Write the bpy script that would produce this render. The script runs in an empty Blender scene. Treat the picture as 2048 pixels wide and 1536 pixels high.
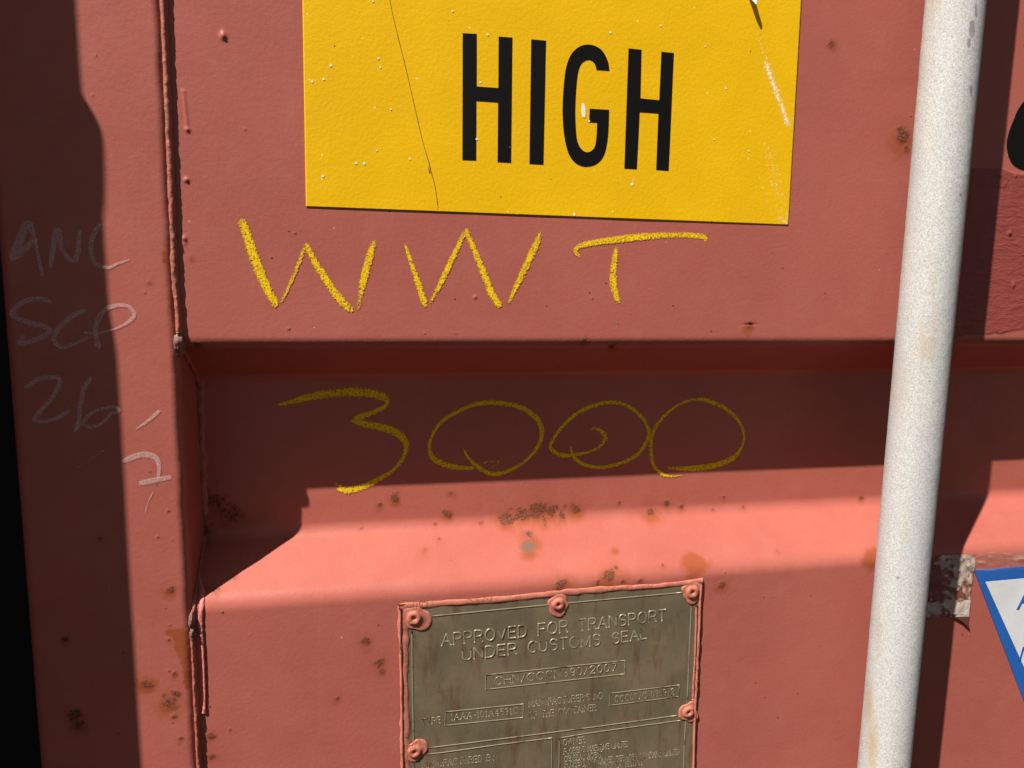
import bpy, math, random
import numpy as np
from mathutils import Matrix, Vector

# ------------------------------------------------------------------ camera
# wall frame: X right, Y into the door, Z up; door face is Y = 0, camera half a metre in front of it
S = bpy.context.scene
COL = S.collection
F = 1490.0
def _rot(r):
    r = np.array(r); t = np.linalg.norm(r); k = r / t
    K = np.array([[0, -k[2], k[1]], [k[2], 0, -k[0]], [-k[1], k[0], 0]])
    return np.eye(3) + np.sin(t) * K + (1 - np.cos(t)) * K @ K
RM = _rot([0.142358256, -0.20636267, 0.00113451658])
CD = 0.5
def W(v): return Vector((v[0], v[2], -v[1]))
cam_d = bpy.data.cameras.new('camera'); cam = bpy.data.objects.new('camera', cam_d); COL.objects.link(cam)
cx_, cy_, cz_ = W(RM[0]), -W(RM[1]), -W(RM[2])
cam.matrix_world = Matrix(((cx_[0], cy_[0], cz_[0], 0), (cx_[1], cy_[1], cz_[1], -CD), (cx_[2], cy_[2], cz_[2], 0), (0, 0, 0, 1)))
cam_d.sensor_width = 36; cam_d.lens = 36 * F / 2048; cam_d.clip_start = .01; cam_d.clip_end = 200
S.camera = cam

# ------------------------------------------------------------------ light
SA, SB = 1.45, 2.46            # sunlight travels (SA, 1, -SB)
EL = math.atan2(SB, math.hypot(SA, 1)); ROT = math.atan2(-SA, -1) % (2 * math.pi)
w = bpy.data.worlds.new('World'); S.world = w; w.use_nodes = True
nt = w.node_tree; bg = nt.nodes['Background']
sky = nt.nodes.new('ShaderNodeTexSky'); sky.sky_type = 'NISHITA'; sky.sun_disc = False
sky.air_density = .7; sky.dust_density = .3; sky.ozone_density = .6; sky.altitude = 300
sky.sun_elevation = EL; sky.sun_rotation = ROT
wb = nt.nodes.new('ShaderNodeMix'); wb.data_type = 'RGBA'; wb.blend_type = 'MULTIPLY'; wb.inputs[0].default_value = 1; wb.inputs[7].default_value = (1.0, .76, .58, 1)
nt.links.new(sky.outputs[0], wb.inputs[6]); nt.links.new(wb.outputs[2], bg.inputs[0]); bg.inputs[1].default_value = 0.05
sd = bpy.data.lights.new('sun', 'SUN'); sd.energy = 5.0; sd.angle = math.radians(.55); sd.color = (1.0, .93, .84)
sun = bpy.data.objects.new('sun', sd); COL.objects.link(sun)
sun.rotation_euler = Vector((SA, 1, -SB)).to_track_quat('-Z', 'Y').to_euler(); sun.location = (-2, -1.5, 3)
S.view_settings.view_transform = 'Standard'; S.view_settings.look = 'None'
S.view_settings.gamma = 1; S.view_settings.use_curve_mapping = False
S.view_settings.exposure = 0.91
S.cycles.max_bounces = 6; S.cycles.transparent_max_bounces = 12

# ------------------------------------------------------------------ helpers
TUBE_Y = -.004; REC = .046; TX = -.1085
def at(x, y, Y=0.0):
    r = RM.T @ np.array([(x - 1024) / F, (y - 768) / F, 1]); t = (CD + Y) / r[2]
    return np.array([r[0] * t, Y, -r[1] * t])
def px_many(P):
    q = np.stack([P[:, 0], -P[:, 2], P[:, 1] + CD]); c = RM @ q
    return c[0] / c[2] * F + 1024, c[1] / c[2] * F + 768
# panel profile: Y against Z, folds rounded
def _profile():
    P = [(0, .60), (0, -.0455), (REC, -.0715), (REC, -.1865), (0, -.2165), (0, -.62)]
    out = [P[0]]
    for i in range(1, 5):
        a, b, c = map(np.array, (P[i - 1], P[i], P[i + 1])); r = (.010, .009, .012, .014)[i - 1]
        u = (a - b) / np.linalg.norm(a - b); v = (c - b) / np.linalg.norm(c - b)
        th = math.acos(np.clip(u @ v, -1, 1)); L = r / math.tan(th / 2)
        cen = b + (u + v) / np.linalg.norm(u + v) * r / math.sin(th / 2)
        p0 = b + u * L; p1 = b + v * L
        a0 = math.atan2(*(p0 - cen)[::-1]); a1 = math.atan2(*(p1 - cen)[::-1])
        da = (a1 - a0 + math.pi) % (2 * math.pi) - math.pi
        for k in range(13):
            t = a0 + da * k / 12; out.append(tuple(cen + r * np.array([math.cos(t), math.sin(t)])))
    out.append(P[5]); return np.array(out)
PROF = _profile()
_zs = PROF[::-1, 1]; _ys = PROF[::-1, 0]
def prof_y(z): return np.interp(z, _zs, _ys)
def surf(x, y):
    p = at(x, y, TUBE_Y)
    if p[0] < TX - .001: return p
    Y = 0.0
    best = at(x, y, 0)
    for _ in range(40):
        p = at(x, y, Y); Y = .5 * Y + .5 * float(prof_y(p[2]))
    return at(x, y, Y)

def hbase(x, z): return .00022 * vn(x, z, 6, 4) + .00007 * vn(x, z, 24, 5)
_rs = np.random.RandomState(7); _lat = _rs.rand(256, 256)
def vn(x, z, s, k=0):
    x = np.asarray(x) * s + 37.3 * k + 50; z = np.asarray(z) * s + 17.9 * k + 50
    xi = np.floor(x).astype(int); zi = np.floor(z).astype(int); fx = x - xi; fz = z - zi
    fx = fx * fx * (3 - 2 * fx); fz = fz * fz * (3 - 2 * fz)
    g = lambda i, j: _lat[i % 256, j % 256]
    return ((g(xi, zi) * (1 - fx) + g(xi + 1, zi) * fx) * (1 - fz) + (g(xi, zi + 1) * (1 - fx) + g(xi + 1, zi + 1) * fx) * fz) * 2 - 1

def grid_mesh(name, P, nu, nv, attrs=None, smooth=True):
    me = bpy.data.meshes.new(name)
    me.vertices.add(nu * nv); me.vertices.foreach_set('co', P.astype(np.float32).ravel())
    i = np.arange(nu - 1)[None, :]; j = np.arange(nv - 1)[:, None]; a = j * nu + i
    q = np.stack([a, a + 1, a + 1 + nu, a + nu], -1).reshape(-1, 4)
    n = len(q)
    me.loops.add(n * 4); me.loops.foreach_set('vertex_index', q.ravel().astype(np.int32))
    me.polygons.add(n); me.polygons.foreach_set('loop_start', np.arange(0, n * 4, 4, dtype=np.int32))
    me.update(calc_edges=True)
    me.polygons.foreach_set('use_smooth', np.full(n, smooth))
    for k, v in (attrs or {}).items():
        at_ = me.attributes.new(k, 'FLOAT', 'POINT'); at_.data.foreach_set('value', v.astype(np.float32).ravel())
    me.validate(); me.update()
    return me
def mesh_pf(name, verts, faces, smooth=True, sharp=None):
    me = bpy.data.meshes.new(name); me.from_pydata([tuple(map(float, v)) for v in verts], [], faces)
    me.validate(); me.update()
    me.polygons.foreach_set('use_smooth', np.full(len(me.polygons), smooth))
    if sharp: me.set_sharp_from_angle(angle=math.radians(sharp))
    return me
def obj(name, me, mat, parent=None, label=None, cat=None, group=None, kind=None):
    o = bpy.data.objects.new(name, me); COL.objects.link(o); me.materials.append(mat)
    if parent is not None:
        o.parent = parent; o.matrix_parent_inverse = Matrix.Translation(-parent.location)
    if label: o['label'] = label
    if cat: o['category'] = cat
    if group: o['group'] = group
    if kind: o['kind'] = kind
    return o
def thing(name, loc, label, cat, group=None):
    o = bpy.data.objects.new(name, None); COL.objects.link(o); o.location = [float(v) for v in loc]
    o['label'] = label; o['category'] = cat; o.empty_display_size = .02
    if group: o['group'] = group
    return o

def smooth_line(pts, n=8):
    p = np.array(pts, float)
    if len(p) < 3: 
        t = np.linspace(0, 1, n * 2)[:, None]; return p[0] * (1 - t) + p[-1] * t
    q = np.vstack([2 * p[0] - p[1], p, 2 * p[-1] - p[-2]]); out = []
    for i in range(1, len(q) - 2):
        for t in np.arange(n) / n:
            a, b, c, d = q[i - 1:i + 3]
            out.append(.5 * ((2 * b) + (-a + c) * t + (2 * a - 5 * b + 4 * c - d) * t * t + (-a + 3 * b - 3 * c + d) * t ** 3))
    out.append(p[-1]); return np.array(out)

def sweep(name, path, widths, heights, mat, parent, normal=(0, -1, 0), seg=8, noise=0.0, nscale=500, full=False, label=None, seed=0, sub=6, sink=.0006):
    """a bead lying on a surface: half-round (or full-round) section swept along a path"""
    rs = lambda v: np.interp(np.linspace(0, 1, len(path)), np.linspace(0, 1, len(v)), v)
    widths, heights = rs(widths), rs(heights)
    A = np.hstack([np.array(path, float), np.array(widths, float)[:, None], np.array(heights, float)[:, None]])
    L = smooth_line(A, sub); P = L[:, :3]; n0 = np.array(normal, float)
    T = np.gradient(P, axis=0); T /= np.linalg.norm(T, axis=1)[:, None] + 1e-12
    V = []; m = seg * 2 if full else seg + 1
    s = np.concatenate([[0], np.cumsum(np.linalg.norm(np.diff(P, axis=0), axis=1))])
    for i in range(len(P)):
        side = np.cross(T[i], n0); side /= np.linalg.norm(side); nn = np.cross(side, T[i])
        for k in range(m):
            th = (2 * math.pi * k / m) if full else math.pi * k / seg
            f = 1 + noise * float(vn(s[i], k * .0021 + seed, nscale, seed)) + noise * .5 * float(vn(s[i], k * .001, nscale * 2.3, seed + 3))
            w_, h_ = abs(L[i, 3]) * f, abs(L[i, 4]) * f
            V.append(P[i] + side * math.cos(th) * w_ + nn * (math.sin(th) * h_ - (0 if full else sink)))
    F_ = []
    for i in range(len(P) - 1):
        for k in range(m if full else m - 1):
            k2 = (k + 1) % m; F_.append((i * m + k, i * m + k2, (i + 1) * m + k2, (i + 1) * m + k))
    F_.append(tuple(range(m))); F_.append(tuple(reversed(range((len(P) - 1) * m, len(P) * m))))
    return obj(name, mesh_pf(name, V, F_, True), mat, parent, label)

def prism(name, outline, y0, y1, mat, parent=None, bevel=0, conform=False, **kw):
    """outline of (x,z) wall points, thickness from y0 (front) to y1 (back)"""
    n = len(outline); hb = lambda p: float(hbase(p[0], p[1])) if conform else 0.0
    V = [(p[0], y0 - hb(p), p[1]) for p in outline] + [(p[0], y1 - hb(p), p[1]) for p in outline]
    Fc = [tuple(range(n)), tuple(range(2 * n - 1, n - 1, -1))] + [(i, (i + 1) % n, n + (i + 1) % n, n + i) for i in range(n)]
    o = obj(name, mesh_pf(name, V, Fc, False), mat, parent, **kw)
    if bevel:
        m = o.modifiers.new('b', 'BEVEL'); m.width = bevel; m.segments = 2; m.limit_method = 'ANGLE'
    return o

# ------------------------------------------------------------------ node helper
class NT:
    def __init__(s, name):
        s.m = bpy.data.materials.new(name); s.m.use_nodes = True; s.t = s.m.node_tree; s.n = s.t.nodes; s.l = s.t.links
        s.b = s.n['Principled BSDF']; s.out = s.n['Material Output']
        s.tc = s.n.new('ShaderNodeTexCoord').outputs['Object']
    def _in(s, sock, v):
        if isinstance(v, bpy.types.NodeSocket): s.l.new(v, sock)
        elif isinstance(v, (tuple, list)) and len(v) == 3 and sock.type == 'RGBA': sock.default_value = (*v, 1)
        else: sock.default_value = v
    def math(s, op, a, b=0.0, c=0.0, clamp=False):
        n = s.n.new('ShaderNodeMath'); n.operation = op; n.use_clamp = clamp
        s._in(n.inputs[0], a); s._in(n.inputs[1], b); s._in(n.inputs[2], c); return n.outputs[0]
    def mix(s, f, a, b, mode='MIX'):
        n = s.n.new('ShaderNodeMix'); n.data_type = 'RGBA'; n.blend_type = mode
        s._in(n.inputs[0], f); s._in(n.inputs[6], a); s._in(n.inputs[7], b); return n.outputs[2]
    def noise(s, scale, detail=3, rough=.55, dist=0, vec=None, out=0):
        n = s.n.new('ShaderNodeTexNoise'); s._in(n.inputs['Scale'], scale); n.inputs['Detail'].default_value = detail
        n.inputs['Roughness'].default_value = rough; n.inputs['Distortion'].default_value = dist
        s.l.new(vec if vec is not None else s.tc, n.inputs['Vector']); return n.outputs[out]
    def vor(s, scale, vec=None, out='Distance', feat='F1'):
        n = s.n.new('ShaderNodeTexVoronoi'); n.feature = feat; n.inputs['Scale'].default_value = scale
        s.l.new(vec if vec is not None else s.tc, n.inputs['Vector']); return n.outputs[out]
    def mapv(s, sc=(1, 1, 1), loc=(0, 0, 0), rot=(0, 0, 0)):
        n = s.n.new('ShaderNodeMapping'); n.inputs['Scale'].default_value = sc; n.inputs['Location'].default_value = loc
        n.inputs['Rotation'].default_value = rot; s.l.new(s.tc, n.inputs['Vector']); return n.outputs[0]
    def step(s, v, a, b, c=0.0, d=1.0):
        n = s.n.new('ShaderNodeMapRange'); n.interpolation_type = 'SMOOTHSTEP'
        s._in(n.inputs[0], v); n.inputs[1].default_value = a; n.inputs[2].default_value = b
        n.inputs[3].default_value = c; n.inputs[4].default_value = d; return n.outputs[0]
    def attr(s, name, out='Fac'):
        n = s.n.new('ShaderNodeAttribute'); n.attribute_name = name; return n.outputs[out]
    def bump(s, h, dist, nrm=None, strength=1.0):
        n = s.n.new('ShaderNodeBump'); n.inputs['Distance'].default_value = dist; s._in(n.inputs['Strength'], strength)
        s.l.new(h, n.inputs['Height'])
        if nrm is not None: s.l.new(nrm, n.inputs['Normal'])
        return n.outputs[0]
    def specks(s, scale, thr, keep, vec=None):
        """small round specks, one in some of the cells"""
        d = s.vor(scale, vec); c = s.vor(scale, vec, 'Color')
        sp = s.n.new('ShaderNodeSeparateColor'); s.l.new(c, sp.inputs[0])
        lim = s.math('MULTIPLY', sp.outputs[1], thr)
        a = s.math('SUBTRACT', lim, d); a = s.step(a, 0, thr * .35)
        return s.math('MULTIPLY', a, s.math('LESS_THAN', sp.outputs[0], keep))
    def set(s, **k):
        for a, v in k.items(): s._in(s.b.inputs[a.replace('_', ' ')], v)
        return s.m

RED = (.335, .090, .068)
def paint_mat(name, attrs=False, base=RED, tint=1.0):
    t = NT(name)
    c = t.mix(t.step(t.noise(9, 3), .35, .65), tuple(v * .95 for v in base), tuple(min(1, v * 1.06) for v in base))
    c = t.mix(t.step(t.noise(60, 4, .6), .4, .75, 0, .35), c, (base[0] * 1.05, base[1] * 1.25, base[2] * 1.25))
    c = t.mix(t.step(t.noise(22, 5, .7, .4), .45, .72, 0, .30), c, (base[0] * 1.08, base[1] * 1.4, base[2] * 1.45))
    c = t.mix(t.step(t.noise(1, 4, .6, .3, vec=t.mapv((16, 16, 30), loc=(9, 3, 2))), .5, .75, 0, .28), c, (base[0] * .86, base[1] * .78, base[2] * .76))
    fine = t.noise(900, 2, .6)
    c = t.mix(t.step(fine, .3, .75, 0, .22), c, (base[0] * 1.25, base[1] * 1.45, base[2] * 1.4))
    # powdery chalking of old paint: faint pale vertical runs
    runs = t.noise(1, 4, .6, vec=t.mapv((70, 70, 6)))
    c = t.mix(t.step(runs, .5, .85, 0, .06), c, (.46, .22, .18))
    sp = t.specks(95, .075, .30)
    c = t.mix(sp, c, (.10, .03, .022))
    sp2 = t.specks(70, .05, .16, vec=t.mapv(loc=(3.3, 1.1, 7.7)))
    c = t.mix(t.math('MULTIPLY', sp2, .5), c, (.75, .45, .38))
    peel = t.noise(330, 3, .55); h1 = t.noise(1100, 2, .5)
    hh = t.math('ADD', t.math('MULTIPLY', peel, .8), t.math('MULTIPLY', h1, .22))
    hh = t.math('SUBTRACT', hh, t.math('MULTIPLY', sp, .25)); hh = t.math('ADD', hh, t.math('MULTIPLY', sp2, .3))
    rough = t.step(t.noise(40, 3), .3, .7, .44, .52)
    if attrs:
        rn = t.noise(420, 6, .72); rn2 = t.noise(1300, 4, .7)
        patch = t.attr('patch')
        pc = t.mix(t.step(t.noise(55, 5, .6), .35, .7), (.25, .056, .047), (.225, .048, .041))
        pm = t.step(patch, .45, .55)
        c = t.mix(pm, c, pc)
        pv = t.noise(1, 4, .6, .6, vec=t.mapv((70, 70, 190), rot=(0, .04, 0)))
        hh = t.math('ADD', hh, t.math('MULTIPLY', t.math('MULTIPLY', pm, t.step(pv, .3, .8)), 2.2))
        stain = t.attr('stain'); sm = t.step(t.math('ADD', stain, t.math('MULTIPLY', t.math('SUBTRACT', rn, .5), .30)), .04, .60, 0, .85)
        c = t.mix(sm, c, (.245, .058, .018))
        pale = t.attr('pale'); c = t.mix(t.step(t.math('ADD', pale, t.math('MULTIPLY', t.math('SUBTRACT', rn, .5), .9)), .35, .8, 0, .75), c, (.115, .10, .068))
        smear = t.attr('smear'); c = t.mix(t.math('MULTIPLY', smear, t.step(rn, .35, .7)), c, (.62, .50, .45))
        rust = t.attr('rust')
        rr = t.math('ADD', rust, t.math('MULTIPLY', t.math('SUBTRACT', rn, .5), 2.3))
        rm = t.step(rr, .46, .74); rm = t.math('MULTIPLY', rm, t.step(rust, .02, .15))
        rc = t.mix(t.step(rn2, .38, .62), (.075, .022, .012), (.25, .085, .042))
        c = t.mix(t.math('MULTIPLY', t.step(rust, .05, .7, 0, .5), 1.0), c, (.17, .045, .026))
        c = t.mix(rm, c, rc)
        hh = t.math('ADD', hh, t.math('MULTIPLY', t.math('MULTIPLY', rm, rn2), 3.5))
        hh = t.math('ADD', hh, t.math('MULTIPLY', t.step(rust, .05, .6), t.math('MULTIPLY', rn, 1.5)))
        rough = t.math('ADD', rough, t.math('MULTIPLY', rm, .35), clamp=True)
    n = t.bump(hh, .00015)
    return t.set(Base_Color=c, Roughness=rough, Normal=n, Specular_IOR_Level=.24)
M_panel = paint_mat('panel_paint', True)
M_paint = paint_mat('frame_paint')
def rim_mat():
    t = NT('thick_cracked_paint')
    n = t.noise(240, 4, .6); e = t.vor(260, t.mapv((1, 1, .6)), 'Distance', 'DISTANCE_TO_EDGE'); cr = t.math('MULTIPLY', t.step(e, .0, .035, 1, 0), t.step(t.noise(45, 3), .48, .6))
    c = t.mix(t.step(n, .35, .7), (.39, .125, .090), (.44, .16, .105)); c = t.mix(t.step(t.noise(60, 4), .6, .75, 0, .6), c, (.30, .17, .10))
    c = t.mix(cr, c, (.10, .035, .02)); h = t.math('SUBTRACT', t.math('MULTIPLY', n, .8), cr)
    return t.set(Base_Color=c, Roughness=.6, Specular_IOR_Level=.15, Normal=t.bump(h, .0003))
M_rim = rim_mat()

def bead_mat(name, base, rusty):
    t = NT(name)
    n1 = t.noise(160, 4, .6); n2 = t.noise(700, 4, .65)
    c = t.mix(t.step(n2, .35, .7), base, tuple(v * .8 for v in base))
    c = t.mix(t.step(n1, .62 - rusty, .78 - rusty), c, (.14, .06, .04))
    return t.set(Base_Color=c, Roughness=.6, Normal=t.bump(t.math('ADD', n2, t.math('MULTIPLY', n1, 2)), .0003))
M_bead = bead_mat('weld_paint', (.35, .10, .07), .04)
M_bead_bare = bead_mat('bare_weld', (.20, .095, .08), .06)
M_seal = bead_mat('pink_sealant', (.60, .17, .15), -.2)
M_rubber = NT('rubber').set(Base_Color=(.004, .004, .004), Roughness=.85)

def rod_mat():
    t = NT('galvanised_rod')
    v = t.vor(1000, out='Color'); sp = t.n.new('ShaderNodeSeparateColor'); t.l.new(v, sp.inputs[0])
    n = t.noise(900, 3, .75)
    c = t.mix(t.step(n, .30, .70), (.27, .28, .285), (.53, .535, .53))
    c = t.mix(t.math('MULTIPLY', sp.outputs[0], .25), c, (.52, .51, .49))
    big = t.noise(1, 4, .6, vec=t.mapv((40, 40, 9)))
    c = t.mix(t.step(big, .45, .75, 0, .35), c, (.30, .325, .36))
    yel = t.noise(1, 3, .6, vec=t.mapv((60, 60, 10), loc=(4, 2, 1)))
    c = t.mix(t.step(yel, .56, .8, 0, .6), c, (.36, .27, .15))
    st = t.attr('stain'); c = t.mix(t.math('MULTIPLY', st, t.step(n, .25, .6, .5, 1)), c, (.36, .25, .10))
    ch = t.attr('chip'); c = t.mix(t.step(t.math('ADD', ch, t.math('MULTIPLY', t.math('SUBTRACT', t.noise(300, 4), .5), .8)), .4, .6, 0, .8), c, (.20, .17, .20))
    c = t.mix(t.specks(90, .07, .15), c, (.12, .10, .08))
    return t.set(Base_Color=c, Roughness=.62, Metallic=0.0, Specular_IOR_Level=.35, Normal=t.bump(n, .00012))
M_rod = rod_mat()

def sign_mat():
    t = NT('yellow_vinyl')
    base = t.mix(t.step(t.noise(14, 3), .35, .7), (.70, .41, .003), (.74, .44, .003))
    c = t.mix(t.step(t.noise(800, 3, .6), .4, .75, 0, .25), base, (.70, .40, .02))
    sc = t.attr('scuff'); g = t.noise(1, 4, .75, vec=t.mapv((1100, 1100, 700), rot=(0, .3, 0)))
    sm = t.step(t.math('ADD', sc, t.math('MULTIPLY', t.math('SUBTRACT', g, .5), 2.6)), .50, .72)
    sm = t.math('MULTIPLY', sm, t.step(sc, .03, .2))
    c = t.mix(sm, c, (.78, .74, .62))
    w1 = t.specks(62, .05, .10); w2 = t.specks(150, .11, .12, vec=t.mapv(loc=(5, 2, 9)))
    c = t.mix(t.math('MAXIMUM', w1, t.math('MULTIPLY', w2, .8)), c, (.80, .74, .50))
    c = t.mix(t.specks(85, .06, .22, vec=t.mapv(loc=(1, 8, 3))), c, (.16, .09, .02))
    h = t.math('ADD', t.noise(430, 3, .55), t.math('MULTIPLY', t.noise(1000, 2), .3)); h = t.math('ADD', h, t.math('MULTIPLY', w1, .05))
    return t.set(Base_Color=c, Roughness=.5, Specular_IOR_Level=.12, Normal=t.bump(h, .00012))
M_sign = sign_mat()
def black_mat():
    t = NT('black_vinyl')
    c = t.mix(t.specks(110, .09, .14), (.005, .0045, .004), (.30, .27, .2))
    c = t.mix(t.step(t.noise(600, 4, .7), .6, .8, 0, .5), c, (.016, .014, .010))
    return t.set(Base_Color=c, Roughness=.6, Specular_IOR_Level=.10, Normal=t.bump(t.noise(330, 3), .00008))
M_black = black_mat()

def plate_mat():
    t = NT('plate_metal')
    n1 = t.noise(26, 5, .65); n2 = t.noise(1, 5, .65, vec=t.mapv((120, 120, 28))); n3 = t.noise(600, 4, .7)
    c = t.mix(t.step(n1, .35, .68), (.142, .118, .075), (.185, .142, .086))
    c = t.mix(t.step(n2, .50, .70, 0, .75), c, (.120, .062, .030))
    c = t.mix(t.step(n3, .58, .75, 0, .5), c, (.17, .15, .11))
    c = t.mix(t.math('MULTIPLY', t.step(t.noise(90, 6, .7), .60, .74), .6), c, (.075, .042, .024))
    return t.set(Base_Color=c, Roughness=t.step(n1, .3, .7, .42, .6), Metallic=.25, Normal=t.bump(t.math('ADD', n3, n2), .00010))
M_plate = plate_mat()
def emboss_mat():
    t = NT('embossed_metal')
    n1 = t.noise(55, 5, .65)
    c = t.mix(t.step(n1, .52, .66), (.27, .235, .16), (.11, .065, .035))
    return t.set(Base_Color=c, Roughness=.42, Metallic=.35, Normal=t.bump(t.noise(600, 4), .0001))
M_emb = emboss_mat()

def chalk_mat(name, col, lo, soft, op=1.0, hole=.35):
    t = NT(name)
    v = t.attr('across'); den = t.attr('dens')
    edge = t.math('SUBTRACT', 1.0, t.math('POWER', t.math('ABSOLUTE', v), 2.6))
    g = t.noise(720, 3, .8); g2 = t.noise(140, 3, .6)
    cr = t.mix(t.step(g, .46, .58), col, tuple(x * .68 for x in col))
    a = t.math('ADD', t.math('MULTIPLY', edge, .75), t.math('MULTIPLY', t.math('SUBTRACT', g, .5), soft))
    a = t.math('ADD', a, t.math('MULTIPLY', t.math('SUBTRACT', g2, .5), .5)); a = t.math('ADD', a, t.math('SUBTRACT', den, 1.0))
    a = t.step(a, lo - .1, lo + .14, 0, op); a = t.math('MULTIPLY', a, t.step(t.noise(700, 2, .7, vec=t.mapv(loc=(3, 5, 1))), .36, .5, hole, 1))
    return t.set(Base_Color=cr, Roughness=.9, Specular_IOR_Level=.1, Alpha=a, Normal=t.bump(g, .00025))
M_ychalk = chalk_mat('yellow_chalk', (.90, .58, .010), .36, 3.1, 1.0, .40)
M_wchalk = chalk_mat('white_chalk', (.74, .52, .48), .22, 1.2, .42, .85)

# ------------------------------------------------------------------ rust and wear, placed on the steel itself
# (x, y, radius, kind, strength) ; places read off the photograph, turned into points on the surface
SP = [(760,1008,9,'r',.8),(790,997,10,'r',1),(897,1028,10,'r',.9),(900,985,9,'r',.55),(1013,1037,16,'r',1),(1047,1028,17,'r',.95),
 (1076,1018,24,'r',1),(1102,1024,15,'r',1),(1123,1032,12,'r',.85),(1150,1018,16,'r',1.05),(870,1047,6,'r',.5),(1300,1023,17,'r',.95),
 (1333,1005,10,'r',.85),(1362,1012,9,'r',.85),(1447,993,7,'r',.7),(1485,1013,9,'r',.5),(1720,995,9,'r',.7),(722,1056,7,'r',.5),
 (1238,1005,6,'r',.6),(1425,1018,7,'r',.5),(963,1045,8,'r',.5),(878,1078,9,'r',.5),(848,1102,14,'r',.35),(1055,1066,17,'r',.55),
 (1217,1150,18,'r',.95),(1120,1170,16,'r',.9),(1195,1165,12,'r',.7),(1245,1163,10,'r',.6),(1280,1163,11,'r',.7),(1325,1130,7,'r',.6),(1443,1168,12,'r',.9),
 (1450,1145,4,'r',.9),(1527,1193,4,'r',.9),(1544,1193,3,'r',.7),(1620,1190,3,'r',.8),(1555,1103,9,'r',.4),(1805,272,20,'r',.95),(1812,295,10,'r',.8),
 (1663,87,10,'r',.75),(1167,681,9,'r',.8),(1225,692,11,'r',.9),(1500,648,12,'r',.75),(1565,535,4,'r',.8),(1650,586,4,'r',.7),
 (730,1280,10,'r',.85),(760,1322,11,'r',.8),(763,1342,8,'r',.65),(675,1396,8,'r',.7),(1595,1385,5,'r',.7),(445,1225,5,'r',.8),
 (470,1155,8,'r',.4),(430,1180,12,'r',.5),(418,1412,5,'r',.8),(420,1470,9,'r',.9),(422,1512,8,'r',.8),(500,1270,4,'r',.5),(460,1460,4,'r',.6),(900,1120,5,'r',.4),
 (1500,1220,4,'r',.5),(1640,1290,4,'r',.6),(1035,500,0,'r',0),(1185,597,4,'r',.7),(590,466,4,'r',.7),(578,657,4,'r',.7),(850,667,4,'r',.7),(912,667,4,'r',.6),
 (465,1030,34,'r',.55),(430,1000,26,'r',.6),(410,1060,26,'r',.6),(395,690,14,'r',.6),
 (1390,1128,34,'s',.95),(1382,1155,22,'s',.5),(1078,1045,34,'s',.35),(1060,1108,24,'s',.55),(1300,1035,22,'s',.4),(1230,1103,16,'s',.5),(1745,1118,30,'s',.9),
 (1240,1165,50,'s',.38),(1085,1030,60,'s',.34),(1062,1088,34,'s',.5),(1130,1172,34,'s',.42),(852,1100,20,'s',.3),(735,1300,26,'s',.25),(760,1330,20,'s',.3),(1500,655,24,'s',.5),(420,1470,16,'s',.5),(415,1180,26,'s',.4),(385,520,8,'s',.6),(1443,1170,18,'s',.3),(1810,285,26,'s',.3),(715,1478,12,'s',.2),
 (1055,1095,24,'p',1.0),(1058,1070,14,'p',.7),(848,1100,10,'p',.5),(1300,1030,12,'p',.6)]
SPT = [(340,1180,9,'r',.9),(293,1367,9,'r',1.05),(335,1405,16,'r',.8),(348,1385,7,'r',.8),(355,1388,6,'r',.8),(338,1342,5,'r',.8),(350,1346,7,'r',.7),(349,1432,6,'r',.8),(362,1475,6,'r',.7),
 (345,1445,4,'r',.7),(340,1250,5,'r',.7),(338,1280,6,'r',.6),(130,1277,8,'r',.8),(150,1430,11,'r',.9),(158,1448,12,'r',.9),(136,1378,5,'r',.7),(66,1215,5,'r',.6),(247,1305,4,'r',.8),(237,1467,4,'r',.8),
 (200,1076,8,'r',.5),(300,943,4,'r',.9),(313,967,4,'r',.7),(338,1022,4,'r',.8),(185,190,5,'r',.6),(297,565,6,'r',.5),(290,585,4,'r',.5),(192,110,3,'r',.8),(344,1080,4,'r',.6),(316,1074,4,'r',.8),
 (293,1372,24,'s',.75),(338,1400,34,'s',.4),(342,1266,9,'s',1.15),(350,1266,10,'s',1.15),(359,1268,10,'s',1.15),(366,1270,8,'s',1.15),(352,1276,9,'s',1.15),(362,1280,10,'s',1.15),(357,1290,9,'s',1.15),(366,1290,9,'s',1.15),(361,1300,8,'s',1.15),(369,1302,8,'s',1.15),(364,1312,8,'s',1.15),(370,1314,8,'s',1.15),(368,1324,8,'s',1.15),(371,1334,8,'s',1.15),(370,1344,8,'s',1.15),(373,1354,7,'s',1.15),(372,1364,7,'s',1.15),(375,1374,6,'s',1.15),
 (328,508,6,'s',.8),(330,522,7,'s',.8),(155,1440,22,'s',.4),(345,1180,14,'s',.4)]
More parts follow.
